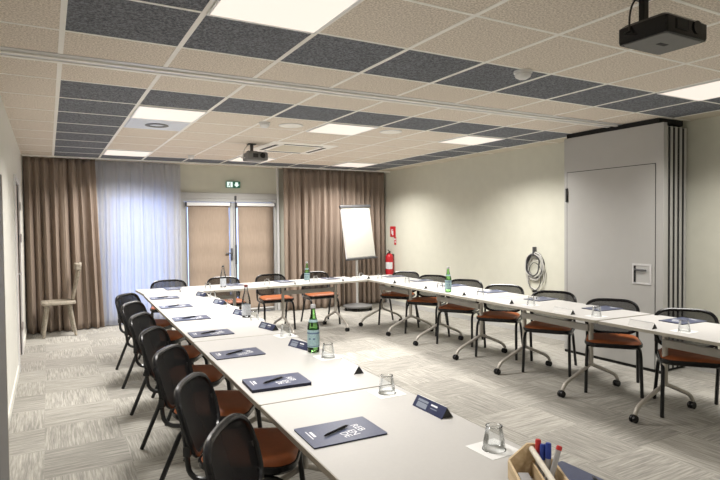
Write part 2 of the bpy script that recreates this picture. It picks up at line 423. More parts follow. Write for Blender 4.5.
for c, y in LIGHTS:
    cx, cy = GX+.6*c+.3, y+.3
    if y > 0: PL.put(LLAB[(c, y)], (cx, cy, H-.001), 0, 'square ceiling light panels')
    ld = bpy.data.lights.new('panel_and_fill_lamp', 'AREA'); ld.shape = 'SQUARE'; ld.size = .55; ld.energy = POWER[y]; ld.color = (1.0, .965, .915)
    ld.spread = math.radians(138)
    lo = bpy.data.objects.new('panel_and_fill_lamp', ld); COL.objects.link(lo); lo.location = (cx, cy, H-.02)
# partition track
tr = thing('partition_track', 'aluminium track of folding partition running across the ceiling', 'track', (0, 3.90, H))
MB().box(XL, XR-.35, -.10, .10, -.005, 0).build('base_plate', M['alu'], tr)
MB().box(XL, XR-.35, -.045, -.012, -.016, -.005, .002).build('rail_lip', M['grid'], tr)
MB().box(XL, XR-.35, .055, .095, -.010, -.005, .002).build('rail_lip', M['grid'], tr)
MB().box(XL, XR-.35, -.012, .016, -.0065, -.005).build('slot', M['slot'], tr)
# detectors
def detector(label, x, y, r=.055, ring=False):
    t_ = thing('smoke_detector', label, 'smoke detector', (x, y, H-.001), 0, 'ceiling smoke detectors')
    MB().lathe([(r*1.0, 0), (r*1.0, -.014)], 24).build('base', M['white'], t_, True)
    MB().lathe([(r*.82, -.014), (r*.80, -.020), (r*.9, -.026), (r*.82, -.04), (r*.45, -.054), (.006, -.058)], 24).build('cover', M['white'], t_, True)
    return t_
detector('white dome smoke detector on dark tile, nearest to the black projector', 2.86, 2.80, .062)
detector('small white smoke detector near the round speaker, above the middle of the room', 1.92, 5.36, .055)
detector('small white smoke detector at far end near the curtain rail', 1.84, 8.28, .05)
sp = thing('ceiling_speaker', '', 'speaker', group='round ceiling speakers')
MB().lathe([(.125, 0), (.125, -.006), (.112, -.009)], 32, capb=True, capt=False).build('rim', M['white'], sp, True)
MB().lathe([(.112, -.008), (.05, -.010), (.004, -.010)], 32).build('grille', M['grid'], sp, True)
SP = Proto(sp)
SP.put('flat round ceiling speaker just behind smoke detector', (2.22, 5.40, H-.001), 0)
SP.put('flat round ceiling speaker between lit panels near the plain long wall', (3.36, 5.27, H-.001), 0)
ad = thing('air_diffuser', 'pale ceiling tile with grey ring vent beside lit panel', 'vent', (GX+.9, 5.96, H-.001))
MB().box(-.275, .275, -.275, .275, -.006, 0, .002).build('plate', M['pale_tile'], ad)
MB().lathe([(.11, -.006), (.115, -.012), (.075, -.014), (.07, -.007)], 32, capb=False, capt=False).build('ring', M['projector_grey'], ad, True)
ac = thing('air_conditioner', 'square white air conditioning cassette in the ceiling by grey projector', 'air conditioner', (2.88, 6.95, H-.001), math.radians(2))
m = MB(); m.layers([(rrect(.92, .92, .03), 0), (rrect(.92, .92, .03), -.003), (rrect(.84, .84, .03), -.012)]); m.build('panel', M['grid'], ac, True)
MB().box(-.25, .25, -.25, .25, -.015, -.011, .001).build('grille', M['cream_tile'], ac)
for k in range(4):
    m = MB(); m.box(-.27, .27, .315, .365, -.014, -.009, .001); m.xf(Matrix.Rotation(k*PI/2, 4, 'Z')); m.build('air_slot', M['slot'], ac)
# projectors
def projector(name, label, loc, zb, w, d, h, mats, arm, lens_y):
    p = thing(name, label, 'projector', loc)
    m = MB(); m.layers([(rrect(w-.006, d-.006, .012), zb), (rrect(w, d, .012), zb+.012), (rrect(w, d, .012), zb+h-.015), (rrect(w-.03, d-.03, .02), zb+h)])
    m.build('body', mats[0], p, True)
    m = MB(); m.layers([(rrect(w-.03, d-.03, .02), zb-.003), (rrect(w-.022, d-.022, .02), zb+.004)]); m.build('underside_plate', mats[1], p)
    m = MB()
    m.box(arm[0]-.05, arm[0]+.05, arm[1]-.04, arm[1]+.04, -.012, 0, .003); m.box(arm[0]-.018, arm[0]+.018, arm[1]-.014, arm[1]+.014, zb+h+.02, -.012, .003)
    m.box(arm[0]-.06, arm[0]+.06, arm[1]-.05, arm[1]+.03, zb+h-.002, zb+h+.022, .004)
    m.build('ceiling_mount', mats[2], p)
    s = 1 if lens_y > 0 else -1
    m = MB(); m.cyl((w*.22, s*(d/2-.03), zb+h*.55), (w*.22, s*(d/2+.006), zb+h*.55), h*.34, 20); m.build('lens', M['black'], p, True)
    m = MB(); m.box(-w*.28, -w*.02, s*(d/2-.004), s*(d/2+.004), zb+h*.25, zb+h*.75, .002); m.build('vent', M['slot'], p)
    c = MB(); x0 = arm[0]
    c.tube(bez((x0-.02, arm[1], -.01), (x0-.10, arm[1]+.01, -.03), (-w/2-.015, d*.2, zb+h*.5), 8) + bez((-w/2-.015, d*.2, zb+h*.5), (-w/2-.07, d*.3, zb+.02), (-w/2+.002, d*.1, zb+h*.35), 8)[1:], .0045, 8)
    c.tube(bez((x0+.02, arm[1]+.01, -.01), (x0+.05, arm[1]+.05, -.05), (x0+.01, d*.42, zb+h+.005), 8), .004, 8); c.build('cable', M['black'] if mats[0] != M['projector_grey'] else M['cable_white'], p, True)
    return p
pr = projector('ceiling_projector', 'large black projector hanging from the ceiling close to camera', (2.42, 1.53, H), -.245, .30, .23, .085, (M['black'], M['projector_under'], M['black']), (.0, .09), -1)
m = MB(); m.box(-.03, .03, -.012, .012, -.2495, -.2465, .001); m.build('foot_slot', M['slot'], pr)
projector('ceiling_projector', 'small grey projector hanging from the ceiling near far end', (2.30, 6.78, H), -.215, .25, .25, .10, (M['projector_grey'], M['projector_grey'], M['metal_dark']), (-.03, .05), -1)

# ------------------------------------------------------------------ curtains, blinds, exit sign
def drape(x0, x1, y, z0, z1, folds, amp, seed, squash_top=.55, flare=(0, 0)):
    rnd = random.Random(seed)
    ph = [rnd.uniform(0, 6.28) for _ in range(5)]; fr_ = [folds*rnd.uniform(.92, 1.08), folds*rnd.uniform(1.6, 2.1), folds*rnd.uniform(.35, .55)]
    def fn(u, v):
        am = amp*(squash_top+(1-squash_top)*min(1, (1-v)*2.2))
        warp = u + .012*math.sin(9*u+ph[3]+v*1.2)
        sw = math.sin(2*PI*fr_[0]*warp+ph[0]); yy = am*(math.copysign(abs(sw)**.7, sw) + .35*math.sin(2*PI*fr_[1]*warp+ph[1]+v*.7) + .55*math.sin(2*PI*fr_[2]*warp+ph[2]+v*.8))
        yy += .3*am*math.sin(2*PI*folds*2.7*u+ph[4])*(v**6)
        xa = x0+flare[0]*(1-v); xb = x1+flare[1]*(1-v)
        return (xa+(xb-xa)*u+.01*math.sin(2*PI*fr_[0]*warp*2+ph[1])*(1-v), y+yy, z0+(z1-z0)*v)
    m = MB(); m.surf(fn, int(max(60, folds*14)), 26)
    return m
def curtain(name, label, x0, x1, y, z0, z1, folds, amp, seed, mat, flare=(0, 0)):
    c = thing(name, label, 'curtain', ((x0+x1)/2, y, 0), 0, 'floor length curtains')
    m = drape(x0-(x0+x1)/2, x1-(x0+x1)/2, 0, z0, z1, folds, amp, seed, flare=flare); o = m.build('drape', mat, c, True)
    md = o.modifiers.new('thick', 'SOLIDIFY'); md.thickness = .004
    return c
CY = YB-.27
curtain('taupe_curtain', 'long taupe curtain behind the rustic wooden chair', XL+.01, .64, CY, .012, H-.012, 9, .05, 3, M['curtain'], (0, .075))
curtain('sheer_curtain', 'white sheer curtain lit blue by daylight from the window', .63, 1.90, CY+.10, .012, H-.02, 13, .016, 5, M['sheer'])
curtain('taupe_curtain', 'long taupe curtain between garden door and flip chart', 3.65, 4.79, CY, .012, H-.012, 9, .045, 11, M['curtain'])
curtain('taupe_curtain', 'long taupe curtain behind flip chart, in the room corner', 4.805, XR-.02, CY+.02, .012, H-.012, 9, .045, 12, M['curtain'])
for bw, bx0, lab in ((.69, 2.38, 'tan roller blind on garden door leaf nearest to the sheer curtain'), (.645, 3.205, 'tan roller blind on garden door leaf nearest to the flip chart')):
    bl = thing('roller_blind', lab, 'blind', (bx0, YB-.052, DZ-.085), 0, 'tan roller blinds on the garden door')
    m = MB(); m.box(-bw/2-.02, bw/2+.02, -.03, .03, -.035, .02, .006); m.build('cassette', M['white'], bl)
    m = MB(); m.surf(lambda u, v: ((u-.5)*bw, .004*math.sin(v*30), -.03-1.80*v), 4, 60); o = m.build('blind_fabric', M['blind'], bl, True); o.modifiers.new('t', 'SOLIDIFY').thickness = .002
    MB().box(-bw/2, bw/2, -.008, .008, -1.845, -1.825, .003).build('bottom_bar', M['white'], bl)
    for sd in (-1, 1): MB().box(sd*(bw/2+.028)-.008, sd*(bw/2+.028)+.008, -.033, .033, -.04, .026, .003).build('end_cap', M['metal_dark'], bl)
ex = thing('exit_sign', 'small dark green exit sign above the garden door', 'sign', (2.815, YB-.03, 2.24))
MB().box(-.12, .12, -.02, .03, -.055, .055, .006).build('housing', M['exit_green'], ex)
m = MB()   # running figure in a doorway
m.box(-.115, -.015, -.022, -.0205, -.045, .045); o = m.build('pictogram_door', M['exit_white'], ex)
m = MB(); m.cyl((-.06, -.0222, .028), (-.06, -.0235, .028), .009, 12); m.tube([(-.062, -.023, .016), (-.068, -.023, -.008)], .008, 6)
m.tube([(-.068, -.023, -.008), (-.052, -.023, -.022), (-.058, -.023, -.04)], .005, 6); m.tube([(-.068, -.023, -.008), (-.082, -.023, -.024), (-.10, -.023, -.026)], .005, 6)
m.tube([(-.062, -.023, .014), (-.045, -.023, .004)], .004, 6); m.tube([(-.062, -.023, .014), (-.082, -.023, .008)], .004, 6); m.build('running_figure', M['exit_green'], ex)
m = MB(); m.poly([(.03, -.0215, .04), (.08, -.0215, .04), (.08, -.0215, .0), (.105, -.0215, .0), (.055, -.0215, -.045), (.005, -.0215, .0), (.03, -.0215, .0)]); m.build('arrow', M['exit_white'], ex)

# ------------------------------------------------------------------ folding partition
PX0, PY0, PY1 = 5.305, 3.335, 4.545
fp = thing('folding_partition', 'grey folding partition stacked against the long wall, pass door in front', 'partition', (PX0, (PY0+PY1)/2, 0))
hl = (PY1-PY0)/2
ZT = 2.50
m = MB(); m.box(0, .06, -hl, hl, .03, ZT, .003); m.build('front_panel', M['partition'], fp)
for k in range(5):
    x = .085+k*.078
    m = MB(); m.box(x, x+.042, -hl+.03, hl-.02, .03, ZT-.02, .004); m.build('folded_panel', M['partition'], fp)
m = MB()
for k in range(5): m.box(.054+k*.078+.002 if k else .062, .085+k*.078-.002, -hl+.032, hl-.05, .03, ZT-.03)
m.build('fold_gaskets', M['seal_and_shade'], fp)
m = MB(); m.box(.004, .056, -hl+.004, hl-.004, .0, .03); m.box(.07, .44, -hl+.06, hl-.05, .0, .03); m.build('floor_seal', M['seal_and_shade'], fp)
m = MB(); m.box(.02, .42, -hl+.06, hl-.02, ZT, H-.003); m.build('top_gap_shade', M['seal_and_shade'], fp)  # black filler standing in for the shadow between partition and ceiling
dy0, dy1, dz1 = -hl+.085, hl-.045, 2.10
g_ = MB()
g_.box(-.0015, .002, dy0-.006, dy0, .03, dz1+.006); g_.box(-.0015, .002, dy1, dy1+.006, .03, dz1+.006); g_.box(-.0015, .002, dy0, dy1, dz1, dz1+.006)
g_.build('door_gap', M['seal_and_shade'], fp)
pd = MB().box(-.004, .004, dy0+.001, dy1-.001, .035, dz1-.001, .001).build('pass_door', M['partition'], fp)
# recessed handle box
hy0, hy1, hz0, hz1 = dy0+.035, dy0+.245, .88, 1.09
h_ = MB()
h_.box(-.010, -.004, hy0, hy0+.018, hz0, hz1); h_.box(-.010, -.004, hy1-.018, hy1, hz0, hz1); h_.box(-.010, -.004, hy0+.018, hy1-.018, hz0, hz0+.018); h_.box(-.010, -.004, hy0+.018, hy1-.018, hz1-.018, hz1)
h_.build('handle_box', M['alu'], pd)
MB().box(-.0065, -.0042, hy0+.018, hy1-.018, hz0+.018, hz1-.018).build('recess', M['frame'], pd)
m = MB(); m.box(-.012, -.006, hy1-.04, hy1-.018, hz0+.02, hz1-.02); m.build('recess_shade_strip', M['seal_and_shade'], pd)  # dark strip painted in as the shade on one side of the recess
m = MB(); m.tube([(-.018, hy1-.035, hz1-.06), (-.02, hy0+.05, hz1-.064)], .009, 8); m.build('lever', M['metal_dark'], pd, True)
m = MB(); m.box(-.016, -.004, dy1-.012, dy1+.016, 1.76, 1.92, .003); m.build('hinge', M['seal_and_shade'], fp)

# ------------------------------------------------------------------ tables
def make_table():
    Lh, Wh = .765, .345
    t_ = thing('conference_table', '', 'table')
    m = MB(); m.layers([(rrect(2*Lh-.006, 2*Wh-.006, .012, 3), .697), (rrect(2*Lh-.006, 2*Wh-.006, .012, 3), .7185), (rrect(2*Lh-.01, 2*Wh-.01, .012, 3), .720)])
    m.build('tabletop', M['laminate'], t_)
    m = MB(); o_ = rrect(2*Lh, 2*Wh, .014, 3); i_ = rrect(2*Lh-.0055, 2*Wh-.0055, .012, 3)
    m.layers([(i_, .696), (o_, .696), (o_, .7188), (i_, .7195)]); 
    for f in list(m.bm.faces):
        if len(f.verts) > 4: m.bm.faces.remove(f)
    m.build('edge_band', M['edge'], t_)
    m = MB(); m.box(-.42, .42, .016, .044, .545, .605, .006); m.build('crossbeam', M['beam'], t_)
    for sx in (-1, 1):
        x = sx*.42
        m = MB()
        m.tube([(x, 0, .235), (x, 0, .66)], .021, 14)
        m.tube([(x, -.22, .685), (x, .22, .685)], .014, 8); m.box(x-.035, x+.035, -.06, .06, .655, .695, .004)
        for sy in (-1, 1):
            m.tube([(x, 0, .245)] + bez((x, sy*.02, .24), (x, sy*.17, .178), (x, sy*.27, .135), 4) + bez((x, sy*.27, .135), (x, sy*.335, .105), (x, sy*.348, .058), 6)[1:], .0165, 10)
        lg = m.build('leg', M['steel'], t_, True)
        for sy in (-1, 1):
            c = MB(); y = sy*.348+.012
            c.cyl((x-.022, y, .0285), (x-.006, y, .0285), .0285, 16); c.cyl((x+.006, y, .0285), (x+.022, y, .0285), .0285, 16)
            c.box(x-.007, x+.007, y-.02, y+.012, .02, .058, .003); c.cyl((x, sy*.348, .045), (x, sy*.348, .066), .014, 10)
            c.build('caster', M['black'], lg, True)
    return t_
TB = Proto(make_table())
# left-hand row (axis almost parallel to the wall)
A1 = .036
def lx(y): return .775+.036*(y-1.64)
LT = [(.81, 2.335), (2.345, 3.87), (3.88, 5.405), (5.415, 6.905)]
for i, (y0, y1) in enumerate(LT):
    yc = (y0+y1)/2
    TB.put(['grey table holding the pen caddy, nearest to camera', 'grey table past the pen caddy table, navy booklets and green bottle',
            'grey table third from pen caddy, clear water bottle on it', 'grey table fourth from pen caddy, meeting the far row at the corner'][i],
           (lx(yc)+.345, yc, 0), PI/2-A1, 'conference tables of the horseshoe')
FA = .035
def fy(x): return 7.295+FA*(x-2.5)
for i, xc in enumerate((1.735, 3.27)):
    TB.put(['white table of the far row nearest to the sheer curtain', 'white table of the far row with green bottle, before the taupe curtains'][i],
           (xc, fy(xc), 0), FA, 'conference tables of the horseshoe')
RA = .05
def rx(y): return 4.195+.05*(y-2.6)
RT = [2.20, 3.75, 5.285, 6.82]
for i, yc in enumerate(RT):
    TB.put(['pale table of the partition side row, cropped at the picture edge', 'pale table beside the folding partition, second of its row',
            'pale table before the coiled cable, green bottle on it', 'pale table of the partition side row in the corner by the fire extinguisher'][i],
           (rx(yc), yc, 0), PI/2-RA, 'conference tables of the horseshoe')

# ------------------------------------------------------------------ chairs (facing local +Y)
def make_chair():
    c = thing('conference_chair', '', 'chair')
    def outl(ins):
        p = []
        for x, y in rrect(.47-2*ins, .44-2*ins, .10-ins*.5, 8):
            k = 1-.10*(.5-(y/.44))          # narrower to the rear
            p.append((x*k, y+.01))
        return p
    m = MB(); m.layers([(outl(.035), .424), (outl(.012), .428), (outl(.0), .444), (outl(.004), .458), (outl(.022), .471), (outl(.06), .478), (outl(.12), .476)])
    m.build('seat', M['seat'], c, True)
    m = MB(); m.layers([(outl(.05), .405), (outl(.008), .412), (outl(-.007), .430), (outl(-.007), .452), (outl(.02), .455)]); m.build('seat_shell', M['black'], c, True)
    # backrest: curved superellipse
    zc, hw, hh = .624, .232, .148
    def bp(a, r):
        ca, sa = math.cos(a), math.sin(a); e = 2/4.0
        x = hw*r*math.copysign(abs(ca)**e, ca); zz = hh*r*math.copysign(abs(sa)**e, sa)
        if zz < 0: zz *= 1.05
        x *= 1-(.03*zz/hh if zz > 0 else .07*zz/hh*-1)
        return Vector((x, -.275-.30*(zz)+.55*x*x, zc+zz))
    n = 48
    m = MB(); rings = []
    for off in (.003, -.003):
        for r in (.02, .3, .6, .85, 1.0):
            rings.append([m.bm.verts.new(bp(2*PI*k/n, r)+Vector((0, off, 0))) for k in range(n)])
    def bridge(A, B):
        for k in range(n): m.bm.faces.new((A[k], A[(k+1) % n], B[(k+1) % n], B[k]))
    for i in range(4): bridge(rings[i], rings[i+1]); bridge(rings[5+i], rings[6+i])
    bridge(rings[4], rings[9]); m.bm.faces.new(rings[0]); m.bm.faces.new(rings[5])
    m.build('backrest', M['mesh'], c, True)
    m = MB(); m.tube([bp(2*PI*k/n, 1.0) for k in range(n)], .0145, 8, closed=True); m.build('back_frame', M['black'], c, True)
    for s in (-1, 1):
        m = MB()
        pts = [Vector((s*.212, -.262, .645)), Vector((s*.216, -.250, .56)), Vector((s*.218, -.24, .46))]
        pts += bez((s*.218, -.24, .46), (s*.218, -.235, .392), (s*.214, -.16, .392), 6)[1:]
        pts += [Vector((s*.212, .12, .396))]
        m.tube(pts, .0125, 8); m.box(s*.216-.018, s*.216+.018, -.258, -.222, .50, .545, .005); m.build('side_frame', M['black_metal'], c, True)
        m = MB(); m.tube(bez((s*.212, .10, .396), (s*.214, .185, .40), (s*.217, .20, .33), 6)+[Vector((s*.225, .232, .003))], .0145, 8); m.build('leg', M['black_metal'], c, True)
        m = MB(); m.tube(bez((s*.212, .02, .396), (s*.213, -.12, .396), (s*.215, -.15, .33), 6)+[Vector((s*.228, -.285, .003))], .0145, 8); m.build('leg', M['black_metal'], c, True)
    m = MB(); m.tube([(-.212, .10, .40), (.212, .10, .40)], .010, 8); m.build('stretcher', M['black_metal'], c, True)
    return c
CH = Proto(make_chair())
LSEAT = [1.88, 2.63, 3.38, 4.13, 4.91, 5.73, 6.50]
TH_L = math.radians(33)
rj = random.Random(4)
def face(dx, dy): return math.atan2(dy, dx)-PI/2
for i, y in enumerate(LSEAT):
    th = TH_L + math.radians(rj.uniform(-4, 4)) + (math.radians(3) if i == 0 else 0)
    lab = 'black mesh back chair with rust seat, %s of side wall row counted from camera' % ORD[i]
    CH.put(lab, (lx(y)+(.025 if i else .01), y-(.06 if i else .04), 0), face(math.cos(th), -math.sin(th)), 'chairs of the side wall row')
RSEAT = [2.66+.77*i for i in range(7)]
for i, y in enumerate(RSEAT):
    th = math.radians(36+rj.uniform(-4, 4))
    CH.put('black mesh back chair with rust seat, %s from near end of partition side row' % ORD[i], (rx(y)+.24, y-(.10 if i == 0 else .14), 0), face(-math.cos(th), -math.sin(th)), 'chairs of the partition side row')
FSEAT = [1.40, 2.20, 2.93, 3.68]
for i, x in enumerate(FSEAT):
    th = math.radians(-8+rj.uniform(-4, 4))
    CH.put(['black mesh back chair before the sheer curtain, facing camera', 'black mesh back chair before garden door leaf with handle, facing camera',
            'black mesh back chair facing camera, second of far row from the flip chart', 'black mesh back chair facing camera, closest of far row to the flip chart'][i],
           (x, fy(x)+.50, 0), PI+th, 'chairs of the far row')

# ------------------------------------------------------------------ things on the tables
TT = .7203
def make_booklet(thick, sheets=False):
    b = thing('booklet', '', 'booklet')
    m = MB(); m.layers([(rrect(.30, .21, .003, 2), thick-.0012), (rrect(.30, .21, .003, 2), thick)]); cv = m.build('cover', M['navy'], b)
    m = MB(); m.prism(rrect(.298, .207, .003, 2), .0, thick-.0012); m.build('pages', M['navy_edge'], b)
    z = thick+.0002; R = (0, 0, -PI/2)   # text reads for the sitter: up = +X, right = -Y
    text('title_print', 'REB', .044, M['ink_white'], cv, (.058, .036, z), (0, 0, -PI/2+.12))
    text('title_print', 'EN', .044, M['ink_white'], cv, (.022, -.010, z), (0, 0, -PI/2+.12))
    text('title_print', 'DE', .044, M['ink_white'], cv, (-.014, -.018, z), (0, 0, -PI/2+.12))
    text('logo_print', 'illico', .017, M['ink_white'], cv, (-.108, .050, z), R) if False else None
    m = MB(); m.box(-.112, -.102, -.012, .042, z-.0001, z+.0001); m.box(-.124, -.120, -.030, .052, z-.0001, z+.0001); m.build('logo_print', M['ink_white'], cv)
    return b
BK, BK2 = Proto(make_booklet(.006)), Proto(make_booklet(.016))
pn = thing('ballpoint_pen', '', 'pen')
m = MB(); m.tube([(-.068, 0, .0055), (-.062, 0, .0055), (-.045, 0, .0055), (.05, 0, .0055), (.062, 0, .0055)], [.0012, .003, .0048, .0050, .004], 10); m.build('barrel', M['black'], pn, True)
m = MB(); m.box(.012, .058, -.0015, .0015, .0102, .0118); m.box(.054, .06, -.0015, .0015, .006, .0112); m.build('clip', M['metal_dark'], pn)
m = MB(); m.cyl((.062, 0, .0055), (.071, 0, .0055), .0028, 8); m.build('push_button', M['metal_dark'], pn, True)
PEN = Proto(pn)
gl = thing('drinking_glass', '', 'glass')
prof_o = [(.041, 0), (.0405, .004), (.037, .035), (.0295, .078), (.0285, .083)]
m = MB(); m.lathe(prof_o, 10, capb=False, capt=False); m.lathe([(.038, 0.0005), (.034, .035), (.0268, .071)], 10, capb=False, capt=False); m.build('tumbler_wall', M['glass'], gl)
m = MB(); m.lathe([(.0285, .0832), (.0225, .085)], 20, capb=False, capt=False); m.lathe([(.0262, .0715), (.0222, .075)], 20, capb=False, capt=True); m.build('thick_base', M['glass'], gl, True)
m = MB(); m.tube([(.0405*math.cos(2*PI*k/24), .0405*math.sin(2*PI*k/24), .0014) for k in range(24)], .0013, 6, closed=True); m.build('rim', M['glass'], gl, True)
m = MB(); m.tube([(.0278*math.cos(2*PI*k/24), .0278*math.sin(2*PI*k/24), .0832) for k in range(24)], .0016, 6, closed=True); m.build('base_ring', M['glass'], gl, True)
GL = Proto(gl)
co = MB().box(-.07, .07, -.07, .07, 0, .0012).build('paper_coaster', M['paper']); tag(co, '', 'coaster')
CO = Proto(co)
def make_card(flip):
    c = thing('name_card', '', 'name card')
    hw_, hh_, ln = .030, .045, .105
    def face_(s, z0, z1, inset, out):
        p = lambda z: s*(hw_*(1-z/hh_)+out)
        return [(p(z0), -ln+inset, z0+.0005), (p(z0), ln-inset, z0+.0005), (p(z1), ln-inset, z1), (p(z1), -ln+inset, z1)]
    def slab_(s):
        m = MB(); A = face_(s, 0, hh_, 0, 0); B = [(x-s*.0012, y, max(0.0003, z-.0006)) for x, y, z in A]
        va = [m.bm.verts.new(q) for q in A]; vb = [m.bm.verts.new(q) for q in B]
        m.bm.faces.new(va); m.bm.faces.new(vb[::-1])
        for k in range(4): m.bm.faces.new((va[k], va[(k+1) % 4], vb[(k+1) % 4], vb[k]))
        return m
    front = slab_(-1).build('front_face', M['navy_deep'], c)
    slab_(1).build('back_face', M['paper'], c)
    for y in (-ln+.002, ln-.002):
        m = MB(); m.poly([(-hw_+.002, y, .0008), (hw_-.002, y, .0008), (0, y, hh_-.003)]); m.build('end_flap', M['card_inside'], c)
    # print on the navy face: a grey block with a white line, then two short lines
    def pr_(y0, y1, z0, z1, mat, nm):
        m = MB(); o = .0004
        m.poly([(-(hw_*(1-z0/hh_))-o, y0, z0), (-(hw_*(1-z0/hh_))-o, y1, z0), (-(hw_*(1-z1/hh_))-o, y1, z1), (-(hw_*(1-z1/hh_))-o, y0, z1)])
        m.build(nm, mat, front)
    pr_(.012, .082, .006, .024, M['ink_grey'], 'printed_block'); pr_(.012, .085, .027, .035, M['ink_grey'], 'printed_line')
    pr_(-.052, -.008, .027, .033, M['ink_white'], 'printed_line'); pr_(-.056, -.012, .017, .020, M['ink_grey'], 'printed_line')
    return c
CARD = Proto(make_card(False))
rr = random.Random(9)
# --- left-hand row: sitter faces +X
LW = 'side wall row'
for i, y in enumerate(LSEAT):
    bx_ = lx(y)+.175; a = -A1+rr.uniform(-.03, .03)
    o_ = ORD[i]
    q = (BK2 if i == 1 else BK)
    th = .016 if i == 1 else .006
    q.put('navy booklet under a pen, before %s chair of side wall row counted from camera' % o_, (bx_, y, TT), a, 'navy booklets on the tables')
    PEN.put('black pen on the booklet before %s chair of side wall row counted from camera' % o_, (bx_-.02, y-.004, TT+th+.0008), .42+rr.uniform(-.12, .12), 'pens on the booklets')
    gy = y-.42 if i < 2 else y-.38
    gx = lx(gy)+.345+.235
    if i > 1: gx += .05
    CO.put('white paper coaster under %s glass of side wall row counted from the pen caddy' % o_, (gx+.002, gy+.005, TT), a+.05, 'paper coasters')
    GL.put('upturned clear glass on coaster, %s of side wall row counted from the pen caddy' % o_, (gx, gy, TT+.0014), rr.uniform(0, 1), 'upturned drinking glasses')
    cy = y+.02 if i == 0 else (y+.05 if i == 1 else y-.04)
    cx = lx(cy)+.345+(.278 if i < 2 else (.24 if i in (2, 6) else .265))
    CARD.put('tent name card, %s of side wall row counted from pen caddy, %s side out' % (o_, 'white' if i == 1 else 'navy'), (cx, cy, TT), (-A1 if i != 1 else PI-A1)+(.26 if i > 1 else 0)+rr.uniform(-.04, .04), 'tent name cards')
# --- right-hand row: sitter faces -X
for i, y in enumerate(RSEAT):
    o_ = ORD[i]; a = PI-RA+rr.uniform(-.12, .12)
    bx_ = rx(y)+.215
    BK.put('navy booklet, %s from near end of partition side row' % o_, (bx_, y-.05, TT), a, 'navy booklets on the tables')
    if i in (1, 2, 4, 6): PEN.put('black pen on %s booklet from near end of partition side row' % o_, (bx_-.02, y-.01, TT+.0068), PI+.5+rr.uniform(-.3, .3), 'pens on the booklets')
    gy = y-.30; gx = rx(gy)-.175
    CO.put('white paper coaster under %s glass from near end, partition side row' % o_, (gx+.004, gy+.004, TT), -RA+.06, 'paper coasters')
    GL.put('upturned clear glass, %s from near end of partition side row' % o_, (gx, gy, TT+.0014), rr.uniform(0, 1), 'upturned drinking glasses')
    cy = y-.03; cx = rx(cy)-.275
    CARD.put('tent name card, white side showing, %s from near end of partition side row' % o_, (cx, cy, TT), PI-RA+rr.uniform(-.03, .03), 'tent name cards')
# --- far row: sitter faces -Y
FL = ['nearest the sheer curtain', 'before the door handle', 'beside the green bottle', 'nearest the flip chart']
for i, x in enumerate(FSEAT):
    a = -PI/2+FA+rr.uniform(-.05, .05)
    BK.put('navy booklet on the far row, ' + FL[i], (x, fy(x)+.16, TT), a, 'navy booklets on the tables')
    if i in (1, 3): PEN.put('black pen on far row booklet ' + FL[i], (x, fy(x)+.15, TT+.0068), a+.5, 'pens on the booklets')
    gx = x+.36; gy = fy(gx)-.16
    CO.put('white paper coaster under far row glass ' + FL[i], (gx, gy, TT), FA, 'paper coasters')
    GL.put('upturned clear glass on the far row, ' + FL[i], (gx, gy, TT+.0014), rr.uniform(0, 1), 'upturned drinking glasses')
    if i in (0, 2, 3):
        cx = x+.10
        CARD.put('tent name card on the far row, ' + FL[i], (cx, fy(cx)-.27, TT), PI/2*-1+FA, 'tent name cards')
# --- bottles
def make_bottle(kind):
    b = thing('water_bottle', '', 'bottle')
    k = .96
    if kind == 'green':
        pf = [(.030, .0), (.036, .004), (.0375, .012), (.0375, .150), (.036, .168), (.028, .195), (.0185, .225), (.0145, .250), (.0138, .285)]
        m = MB(); m.lathe(pf, 28, capt=False); m.build('bottle_glass', M['green_glass'], b, True)
        m = MB(); m.lathe([(.0381, .035), (.0382, .036), (.0382, .142), (.0381, .143)], 28, capb=False, capt=False); lb = m.build('label', M['label'], b, True)
        m = MB(); m.lathe([(.0384, .118), (.0384, .128)], 28, capb=False, capt=False); m.lathe([(.0384, .040), (.0384, .044)], 28, capb=False, capt=False); m.build('label_band', M['label_dark'], lb, True)
        m = MB()
        for a in (-2.6, -1.9, 0.2, 2.2):
            m.cyl((.0383*math.cos(a), .0383*math.sin(a), .088), (.0388*math.cos(a), .0388*math.sin(a), .088), .007, 10)
        m.build('label_emblem', M['label_dark'], lb)
        m = MB(); m.lathe([(.0300, .190), (.0246, .206), (.0250, .2065), (.0304, .190)], 24, capb=False, capt=False); m.build('neck_label', M['label'], b, True)
        m = MB(); m.lathe([(.0155, .276), (.016, .28), (.016, .296), (.013, .300)], 20); m.build('cap', M['grey_plastic'], b, True)
    else:
        pf = [(.030, .0), (.037, .005), (.038, .014), (.038, .135), (.034, .165), (.024, .205), (.0165, .235), (.0145, .262), (.0140, .272)]
        m = MB(); m.lathe(pf, 28, capt=False); m.build('bottle_glass', M['clear_bottle'], b, True)
        m = MB(); m.lathe([(.0384, .020), (.0384, .115)], 28, capb=False, capt=False); m.build('label', M['label_pale'], b, True)
        m = MB(); m.lathe([(.0152, .264), (.016, .268), (.016, .280), (.013, .284)], 20); m.build('cap', M['capred'] if kind == 'red' else M['metal_dark'], b, True)
    return b
def place_b(b, label, loc): b.location = loc; b['label'] = label; b['group'] = 'water bottles'
GB = Proto(make_bottle('green'))
GB.put('green glass water bottle on side wall row, closest to camera', (1.44, 3.18, TT), 0, 'water bottles')
GB.put('green glass water bottle on the partition side row', (4.09, 5.19, TT), 0, 'water bottles')
GB.put('green glass water bottle on the far row', (3.13, 7.10, TT), 0, 'water bottles')
place_b(make_bottle('red'), 'clear water bottle with red cap on side wall row', (1.50, 4.72, TT))
place_b(make_bottle('dark'), 'clear water bottle with dark cap on far row before the garden door', (2.00, 7.26, TT))

